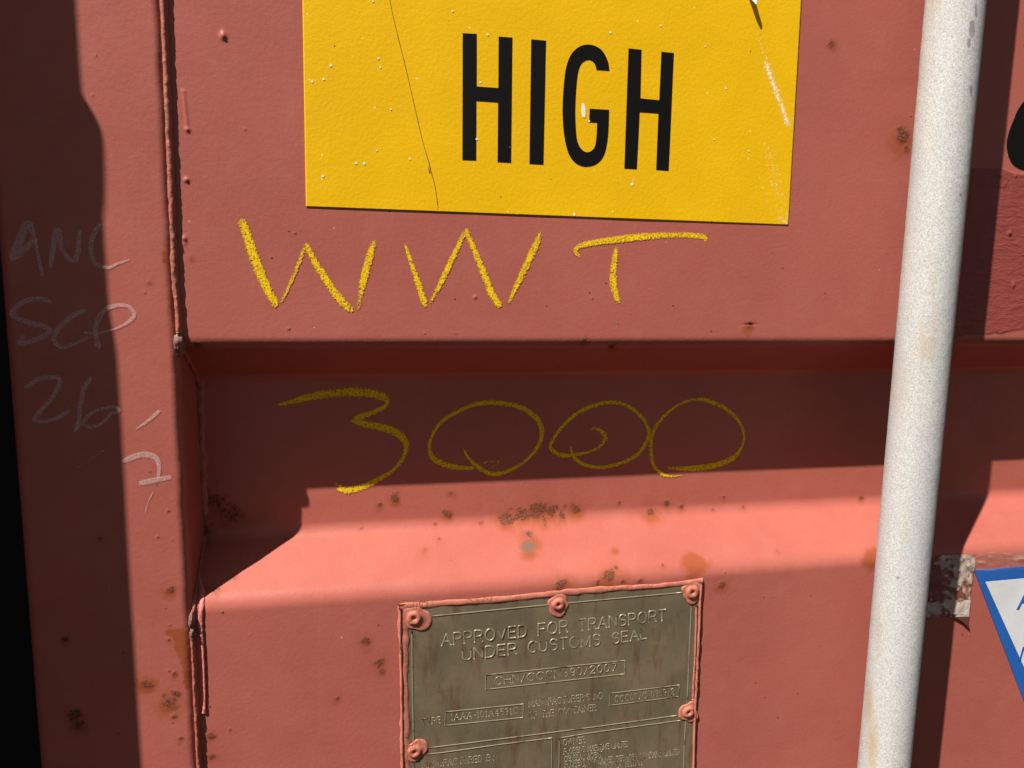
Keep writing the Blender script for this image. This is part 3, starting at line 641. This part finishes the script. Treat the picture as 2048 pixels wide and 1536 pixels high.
# black rounded corner of another sticker at the right edge
bp = smooth_line([(2120,120),(2048,203),(2028,240),(2016,275),(2015,300),(2024,325),(2045,338),(2080,342),(2200,350)], 8)
P = [at(x, y, -.0006) for x, y in bp] + [at(2240, 200, -.0006), at(2180, 120, -.0006)]
prism('black_sticker', [(p[0], p[2]) for p in P], -.0006, -.0001, M_black, None, label='rounded corner of a black sticker cut off at the right of the photo', cat='sticker')

# ------------------------------------------------------------------ triangular blue and white sticker
def flat_mat(name, col, rough=.45, alt=None):
    t = NT(name); c = t.mix(t.step(t.noise(25, 4), .4, .7), col, alt or tuple(v * .9 for v in col))
    c = t.mix(t.specks(120, .06, .12), c, tuple(v * .4 for v in col))
    return t.set(Base_Color=c, Roughness=rough, Specular_IOR_Level=.35, Normal=t.bump(t.noise(300, 3), .00008))
M_blue = flat_mat('blue_print', (.018, .105, .40)); M_white = flat_mat('white_print', (.62, .64, .66), .4)
tri = thing('triangle_sticker', tuple(at(2080, 1400)), 'white triangular sticker with a blue border at the lower right edge', 'sticker')
A0 = at(1949, 1141, -.0008); B0 = at(2048, 1133, -.0008); dX = B0 - A0; C0 = at(2048, 1402, -.0008); dL = C0 - A0
Bq = A0 + dX * 4.6; tip = A0 + dL * 2.35
prism('border', [(A0[0], A0[2]), (Bq[0], Bq[2]), (tip[0], tip[2])], -.0008, -.0001, M_blue, tri)
a1 = at(1971, 1164, -.0010); b1 = at(2048, 1157, -.0010); c1 = at(2048, 1334, -.0010)
q1 = a1 + (b1 - a1) * 5.2; t1 = a1 + (c1 - a1) * 2.3
prism('face', [(a1[0], a1[2]), (q1[0], q1[2]), (t1[0], t1[2])], -.0010, -.0007, M_white, tri)

def text_mesh(name, s, p0, p1, cap, Y, mat, parent, ext=.0002, bev=0.0, up=None, label=None, shear=0.0, bold=0.0, thick=None):
    """lettering laid from photo point p0 to p1 on the plane Y, capital height in photo pixels"""
    cu = bpy.data.curves.new(name, 'FONT'); cu.body = s; cu.size = 1; cu.extrude = .02; cu.resolution_u = 3; cu.shear = shear; cu.offset = bold
    tmp = bpy.data.objects.new('t', cu); COL.objects.link(tmp); dg = bpy.context.evaluated_depsgraph_get()
    me = bpy.data.meshes.new_from_object(tmp.evaluated_get(dg)); bpy.data.objects.remove(tmp); bpy.data.curves.remove(cu)
    n = len(me.vertices); co = np.empty(n * 3, np.float32); me.vertices.foreach_get('co', co); co = co.reshape(-1, 3)
    x0, x1 = co[:, 0].min(), co[:, 0].max(); ch = .70
    a, b = at(*p0, Y), at(*p1, Y); mid = ((p0[0] + p1[0]) / 2, (p0[1] + p1[1]) / 2)
    ux = (b - a) / (x1 - x0); hgt = np.linalg.norm(at(mid[0], mid[1] - cap, Y) - at(*mid, Y)) / ch
    d = ux / np.linalg.norm(ux); uz = np.array([-d[2], 0, d[0]]) * hgt
    P = a + (co[:, 0:1] - x0) * ux + co[:, 1:2] * uz; P[:, 1] = Y - ext * (co[:, 2] / .02 + 1) * .5
    me.vertices.foreach_set('co', P.astype(np.float32).ravel()); me.materials.clear(); me.name = name; me.update()
    me.polygons.foreach_set('use_smooth', np.zeros(len(me.polygons), bool))
    o = obj(name, me, mat, parent, label)
    return o
text_mesh('lettering', 'A', (2033, 1218), (2060, 1215), 40, -.0011, M_blue, tri, ext=.0003, shear=.2, bold=.01)
text_mesh('lettering', 'M', (2038, 1320), (2064, 1317), 26, -.0011, M_blue, tri, ext=.0003, shear=.2)
# brown clear tape: a crumpled flap at the sticker's corner
def tape_mat():
    t = NT('dirty_clear_tape')
    n = t.noise(110, 5, .65, .8); n2 = t.noise(500, 3)
    milky = t.attr('milky'); mk = t.step(t.math('ADD', milky, t.math('MULTIPLY', t.math('SUBTRACT', n, .5), 1.4)), .35, .75)
    c = t.mix(mk, (.20, .085, .055), (.52, .45, .39))
    a = t.math('ADD', .42, t.math('MULTIPLY', mk, .30)); a = t.math('ADD', a, t.math('MULTIPLY', t.step(n, .5, .7), .15), clamp=True)
    return t.set(Base_Color=c, Roughness=.22, Alpha=a, Specular_IOR_Level=.6, Normal=t.bump(t.math('ADD', n, t.math('MULTIPLY', n2, .2)), .0012))
M_tape = tape_mat()
def quad_sheet(name, cs, nu, nv, fn, mat, parent=None, attrs=None, **kw):
    U, V_ = np.meshgrid(np.linspace(0, 1, nu), np.linspace(0, 1, nv)); cs = [np.array(c) for c in cs]
    P = (cs[0] * (1 - U[..., None]) + cs[1] * U[..., None]) * (1 - V_[..., None]) + (cs[3] * (1 - U[..., None]) + cs[2] * U[..., None]) * V_[..., None]
    P = fn(P, U, V_); me = grid_mesh(name, P.reshape(-1, 3), nu, nv, attrs(U, V_) if attrs else None); me.flip_normals()
    return obj(name, me, mat, parent, **kw)
tape = thing('adhesive_tape', tuple(at(1900, 1225)), 'crumpled brownish clear tape flap between the rod and the triangular sticker', 'tape')
def tf(P, U, V_):
    P[..., 1] -= .0006 + .0022 * np.clip(U - .55, 0, 1) + .0007 * vn(P[..., 0], P[..., 2], 160, 3) + .0012 * np.clip(V_ - .75, 0, 1) * 4 * (.5 + .5 * vn(P[..., 0], P[..., 2], 90, 5))
    P[..., 0] += .0012 * np.clip(U - .9, 0, 1) * 10 * vn(P[..., 2], P[..., 2] * 0, 130, 7); return P
quad_sheet('tape_sheet', [at(1820,1112), at(1950,1107), at(1934,1231), at(1820,1233)], 70, 70, tf, M_tape, tape,
           attrs=lambda U, V_: {'milky': np.clip(np.where(V_ + .04 * vn(U, U * 0, 9, 2) > .76, .66, .26) + np.clip((U - .62) * 6, 0, .42) + .35 * vn(U, V_, 7, 3) + .3 * vn(U, V_, 19, 5), 0, 1)})
def tf2(P, U, V_):
    P[..., 1] -= .0012 + .004 * V_; return P
M_tapeb = flat_mat('brown_tape', (.12, .04, .03), .3)
prism('tape_corner', [(p[0], p[2]) for p in (at(1900,1229,-.002), at(1936,1228,-.002), at(1939,1257,-.002), at(1925,1243,-.002))], -.0021, -.0017, M_tapeb, tape)
# clear film running along the top of the triangle sticker
def film_mat():
    t = NT('clear_film'); n = t.noise(1, 4, .6, .5, vec=t.mapv((60, 60, 320)))
    return t.set(Base_Color=(.62, .50, .46), Roughness=.25, Alpha=t.step(n, .48, .75, .03, .38), Normal=t.bump(n, .0008))
M_film = film_mat()
quad_sheet('tape_film', [at(1948,1105), at(2120,1096), at(2120,1136), at(1948,1142)], 60, 16, lambda P, U, V_: P - np.stack([0 * U, .0011 + .0005 * vn(P[..., 0], P[..., 2], 200, 4), 0 * U], -1), M_film, tape)

# ------------------------------------------------------------------ customs plate
PY = -.0012
plate = thing('customs_plate', tuple(at(1090, 1500)), 'riveted grey brown metal customs approval plate framed by cracked red paint', 'metal plate')
pTL, pTR = at(800, 1216, PY), at(1404, 1163, PY)
pBL, pBR = at(806, 1536, PY), at(1384, 1536, PY)
def ext_down(a, b, z=-.47): return a + (b - a) * ((z - a[2]) / (b[2] - a[2]))
pBL, pBR = ext_down(pTL, pBL), ext_down(pTR, pBR)
prism('plate_body', [(p[0], p[2]) for p in (pTL, pTR, pBR, pBL)], PY, -.0002, M_plate, plate)
def ridge(pts, w_, h_, mat=M_emb, name='embossed_line', noise=.15, seed=0):
    P = pxs(pts, PY); 
    P = [p for p in P]; n = len(P)
    sweep(name, P, [w_] * n, [h_] * n, mat, plate, sink=.00005, sub=10, noise=noise, nscale=300, seg=6, seed=seed)
lw, lh = .00042, .00042
ridge([(858,1233),(1000,1219),(1180,1202),(1364,1185)], lw, lh)
ridge([(824,1262),(825,1350),(826.5,1440),(828,1536),(829,1570)], lw * 1.5, lh)
ridge([(1383,1207),(1379,1300),(1375,1390),(1369,1490),(1367,1560)], lw * 1.5, lh)
ridge([(856,1496),(1000,1478),(1180,1455),(1354,1431)], lw, lh, seed=2)
ridge([(853,1509),(900,1503),(1000,1489),(1104,1476)], lw, lh, seed=3)
ridge([(1120,1476),(1180,1466),(1280,1452),(1360,1441)], lw, lh, seed=4)
ridge([(1104,1476),(1103,1536),(1102,1560)], lw, lh, seed=5); ridge([(1119,1477),(1118,1536),(1117,1560)], lw, lh, seed=6)
def box4(a, b, c_, d):
    for p, q in ((a, b), (b, c_), (c_, d), (d, a)): ridge([p, ((p[0] + q[0]) / 2, (p[1] + q[1]) / 2), q], lw * .9, lh * .9)
box4((972,1350),(1250,1321),(1249,1348),(971,1379)); box4((891,1424),(1047,1408),(1046,1435),(890,1451)); box4((1220,1387),(1359,1370),(1357,1393),(1219,1411))
def arc(cx, cy, rx, ry, a0, a1, n=9):
    return [(cx + rx * math.cos(math.radians(a0 + (a1 - a0) * i / n)), cy + ry * math.sin(math.radians(a0 + (a1 - a0) * i / n))) for i in range(n + 1)]
GL = {  # stamped sans capitals: (width, strokes) on a unit cap height
 'A': (.72, [[(0,0),(.36,1),(.72,0)], [(.13,.34),(.59,.34)]]),
 'B': (.6, [[(0,0),(0,1),(.33,1)] + arc(.33,.76,.23,.24,90,-90) + [(0,.52)], [(.33,.52)] + arc(.36,.26,.24,.26,90,-90) + [(0,0)]]),
 'C': (.72, [arc(.38,.5,.38,.5,48,312,14)]),
 'D': (.66, [[(0,0),(0,1),(.28,1)] + arc(.28,.5,.38,.5,90,-90,10) + [(0,0)]]),
 'E': (.56, [[(.56,1),(0,1),(0,0),(.56,0)], [(0,.52),(.5,.52)]]),
 'F': (.54, [[(.54,1),(0,1),(0,0)], [(0,.52),(.46,.52)]]),
 'G': (.74, [arc(.38,.5,.38,.5,48,330,14) + [(.74,.46),(.44,.46)]]),
 'H': (.62, [[(0,0),(0,1)], [(.62,0),(.62,1)], [(0,.52),(.62,.52)]]),
 'I': (.04, [[(.02,0),(.02,1)]]),
 'K': (.6, [[(0,0),(0,1)], [(.58,1),(0,.4)], [(.2,.6),(.62,0)]]),
 'L': (.5, [[(0,1),(0,0),(.5,0)]]),
 'M': (.76, [[(0,0),(0,1),(.38,.05),(.76,1),(.76,0)]]),
 'N': (.62, [[(0,0),(0,1),(.62,0),(.62,1)]]),
 'O': (.76, [arc(.38,.5,.38,.5,90,450,18)]),
 'P': (.6, [[(0,0),(0,1),(.34,1)] + arc(.34,.73,.26,.27,90,-90) + [(0,.46)]]),
 'R': (.62, [[(0,0),(0,1),(.34,1)] + arc(.34,.74,.26,.26,90,-90) + [(0,.48)], [(.34,.48),(.62,0)]]),
 'S': (.62, [arc(.31,.74,.27,.26,30,250,9) + arc(.31,.26,.30,.27,80,-155,10)]),
 'T': (.62, [[(0,1),(.62,1)], [(.31,1),(.31,0)]]),
 'U': (.62, [[(0,1)] + arc(.31,.31,.31,.31,180,360) + [(.62,1)]]),
 'V': (.68, [[(0,1),(.34,0),(.68,1)]]),
 'W': (.96, [[(0,1),(.24,0),(.48,1),(.72,0),(.96,1)]]),
 'X': (.64, [[(0,0),(.64,1)], [(0,1),(.64,0)]]),
 'Y': (.64, [[(0,1),(.32,.45),(.64,1)], [(.32,.45),(.32,0)]]),
 'Z': (.6, [[(0,1),(.6,1),(0,0),(.6,0)]]),
 '0': (.52, [arc(.26,.5,.26,.5,90,450,16)]), '1': (.3, [[(0,.76),(.2,1),(.2,0)]]),
 '2': (.52, [arc(.26,.74,.25,.26,170,-30,8) + [(0,0),(.52,0)]]),
 '3': (.52, [arc(.25,.75,.23,.25,150,-90,8) + arc(.25,.26,.26,.26,90,-150,9)]),
 '4': (.54, [[(.4,0),(.4,1),(0,.28),(.54,.28)]]),
 '5': (.52, [[(.46,1),(.08,1),(.04,.55)] + arc(.25,.31,.27,.31,120,-150,9)]),
 '7': (.52, [[(0,1),(.52,1),(.16,0)]]),
 '9': (.52, [arc(.26,.7,.25,.3,-10,350,12) + arc(.2,.4,.31,.4,20,-100,6)]),
 '/': (.36, [[(0,0),(.36,1)]]), '-': (.34, [[(0,.42),(.34,.42)]]), '.': (.06, [[(.03,0),(.03,.05)]]), ':': (.06, [[(.03,.1),(.03,.16)], [(.03,.6),(.03,.66)]]),
 "'": (.05, [[(.02,1),(.02,.8)]]), ',': (.1, [[(.06,.06),(.02,-.14)]]), ' ': (.42, [])}
def stamped(name, s, p0, p1, cap, Y, mat, parent, wd=.13, hh=.00040):
    """raised stamped lettering: every stroke is a small rounded ridge"""
    x = 0; st = []
    for ch in s:
        w_, g = GL[ch]; st += [[(x + a, b) for a, b in l] for l in g]; x += w_ + .24
    x -= .24
    a = at(*p0, Y); b = at(*p1, Y); mid = ((p0[0] + p1[0]) / 2, (p0[1] + p1[1]) / 2); ux = (b - a) / x
    H = np.linalg.norm(at(mid[0], mid[1] - cap, Y) - at(*mid, Y)); d = ux / np.linalg.norm(ux); uz = np.array([-d[2], 0, d[0]]) * H
    wr = wd * H * .5; V = []; Fc = []
    for l in st:
        P = [a + p[0] * ux + p[1] * uz for p in l]
        # subdivide so that the pressing can vary
        Q = [P[0]]
        for i in range(1, len(P)):
            k = max(1, int(np.linalg.norm(P[i] - P[i - 1]) / .0011))
            Q += [P[i - 1] + (P[i] - P[i - 1]) * (j + 1) / k for j in range(k)]
        Q = np.array(Q); T = np.gradient(Q, axis=0); T /= np.linalg.norm(T, axis=1)[:, None] + 1e-12; b0 = len(V); seg = 5
        for i in range(len(Q)):
            side = np.cross(T[i], (0, -1, 0)); side /= np.linalg.norm(side) + 1e-12
            f = np.clip(.95 + .30 * float(vn(Q[i][0], Q[i][2], 260, 9)) + .5 * float(vn(Q[i][0], Q[i][2], 45, 3)), .5, 1.3)
            for k in range(seg + 1):
                th = math.pi * k / seg; V.append(Q[i] + side * math.cos(th) * wr + np.array([0, -1, 0]) * (math.sin(th) * hh * f - .00005))
        for i in range(len(Q) - 1):
            for k in range(seg): Fc.append((b0 + i * (seg + 1) + k, b0 + i * (seg + 1) + k + 1, b0 + (i + 1) * (seg + 1) + k + 1, b0 + (i + 1) * (seg + 1) + k))
        for e, rv in ((0, False), (len(Q) - 1, True)):
            f_ = [b0 + e * (seg + 1) + k for k in range(seg + 1)]; Fc.append(tuple(f_[::-1] if rv else f_))
    return obj(name, mesh_pf(name, V, Fc, True), mat, parent)
def ptext(s, p0, p1, cap, **k): stamped('embossed_text', s, p0, p1, cap, PY + .00002, M_emb, plate, wd=.165 if cap > 20 else .14, hh=.00046 * (cap / 23) ** .7)
ptext('APPROVED', (884,1292), (1053,1273), 23); ptext('FOR', (1077,1271), (1135,1264), 23); ptext('TRANSPORT', (1158,1262), (1331,1241), 22)
ptext('UNDER', (926,1321), (1033,1308), 22); ptext('CUSTOMS', (1057,1306), (1200,1290), 22); ptext('SEAL', (1225,1288), (1293,1277), 21)
ptext('CHN/CCSN390/2007', (990,1370), (1233,1341), 15)
ptext('TYPE', (844,1451), (881,1446), 12.5); ptext('1AAA-101A4531G', (902,1441), (1036,1427), 12.5)
ptext("MANUFACTURER'S NO.", (1058,1414), (1208,1397), 12.5); ptext('OF THE CONTAINER', (1058,1438), (1192,1421), 12.5); ptext('CCC007G 030972', (1230,1405), (1348,1389), 12.5)
ptext('MANUFACTURED BY:', (845,1537), (994,1520), 12.5); ptext('OWNER:', (1127,1491), (1172,1485), 12)
ptext('FLORENS MARITIME LIMITED', (1128,1509), (1257,1493), 11); ptext('GENERAL AGENT:', (1129,1523), (1206,1513), 10)
ptext('FLORENS CONTAINER SERVICES COMPANY LIMITED', (1130,1535), (1359,1509), 11); ptext('ROAD TOWN, TORTOLA, BRITISH', (1131,1547), (1284,1530), 10)

def rim(pts, w_, h_, seed, mat=M_rim, Yo=PY): sweep('paint_rim', pxs(pts, Yo), w_, h_, mat, plate, noise=.22, nscale=160, sub=12, seed=seed, sink=.0003)
rim([(798,1214),(860,1209),(930,1204),(1000,1199),(1080,1191),(1160,1183),(1240,1177),(1320,1172),(1405,1162)], [.0026,.0025,.0022,.0022,.0023,.0026,.0022,.0020,.0022], [.0010]*9, 1)
rim([(806,1208),(807,1260),(809,1330),(810,1400),(810,1470),(812,1536),(813,1600)], [.0034,.0038,.0030,.0027,.0036,.0034,.003], [.0011]*7, 2)
rim([(800,1215),(801,1290),(803,1380),(804,1470),(805,1540),(806,1600)], [.0010]*6, [.0018]*6, 7, Yo=PY - .0003)
rim([(1402,1163),(1399,1230),(1396,1300),(1393,1370),(1389,1440),(1387,1536),(1385,1600)], [.0012,.0010,.0010,.0012,.0010,.0010,.001], [.0016]*7, 3)
rim([(1393,1210),(1391,1280),(1388,1350),(1386,1400)], [.0009,.0008,.0008,.0012], [.0012]*4, 4)
def rivet(x, y, k, seed, sk):
    k *= 1.22
    c = at(x, y, PY); n = 56
    V = []; Fc = []
    prof = [(0, .0006), (.0007, .0006), (.00105, .0013), (.0014, .0020), (.0021, .0023), (.0030, .00225), (.0036, .0019), (.0041, .0013), (.0044, .0008), (.0052, .0007), (.0060, .00075), (.0066, .0006), (.0069, .0001), (.0070, -.0003)]
    for i, (r, h) in enumerate(prof):
        for j in range(n):
            t = 2 * math.pi * j / n
            f = 1 + .06 * float(vn(math.cos(t), math.sin(t), 1.9, seed))
            if r > .0046: f *= 1 + .16 * float(vn(math.cos(t) * 1.2, math.sin(t) * 1.2, 1.6, seed + 4)) + sk[1] * max(0, math.cos(t - sk[0])) ** 4
            hh = h * (1 + .12 * float(vn(math.cos(t) * r * 600, math.sin(t) * r * 600, .8, seed + 2)))
            V.append((c[0] + r * k * f * math.cos(t), PY - hh, c[2] + r * k * f * math.sin(t)))
    for i in range(len(prof) - 1):
        for j in range(n): Fc.append((i * n + j, i * n + (j + 1) % n, (i + 1) * n + (j + 1) % n, (i + 1) * n + j))
    me = mesh_pf('rivet', V, Fc, True); me.flip_normals()
    return obj('rivet', me, M_rim, plate)
rivet(828, 1235, 1.0, 1, (-.5, .55)); rivet(1116, 1208, .92, 2, (-1.4, .35)); rivet(1384, 1183, .98, 3, (-1.2, .25)); rivet(1376, 1423, .92, 4, (-.9, .3)); rivet(829, 1502, .92, 5, (.8, .4))
sweep('paint_drip', pxs([(1123,1225),(1127,1236),(1128,1243)], PY), [.0016,.0009,.0005], [.0008,.0006,.0004], M_rim, plate, sub=6)
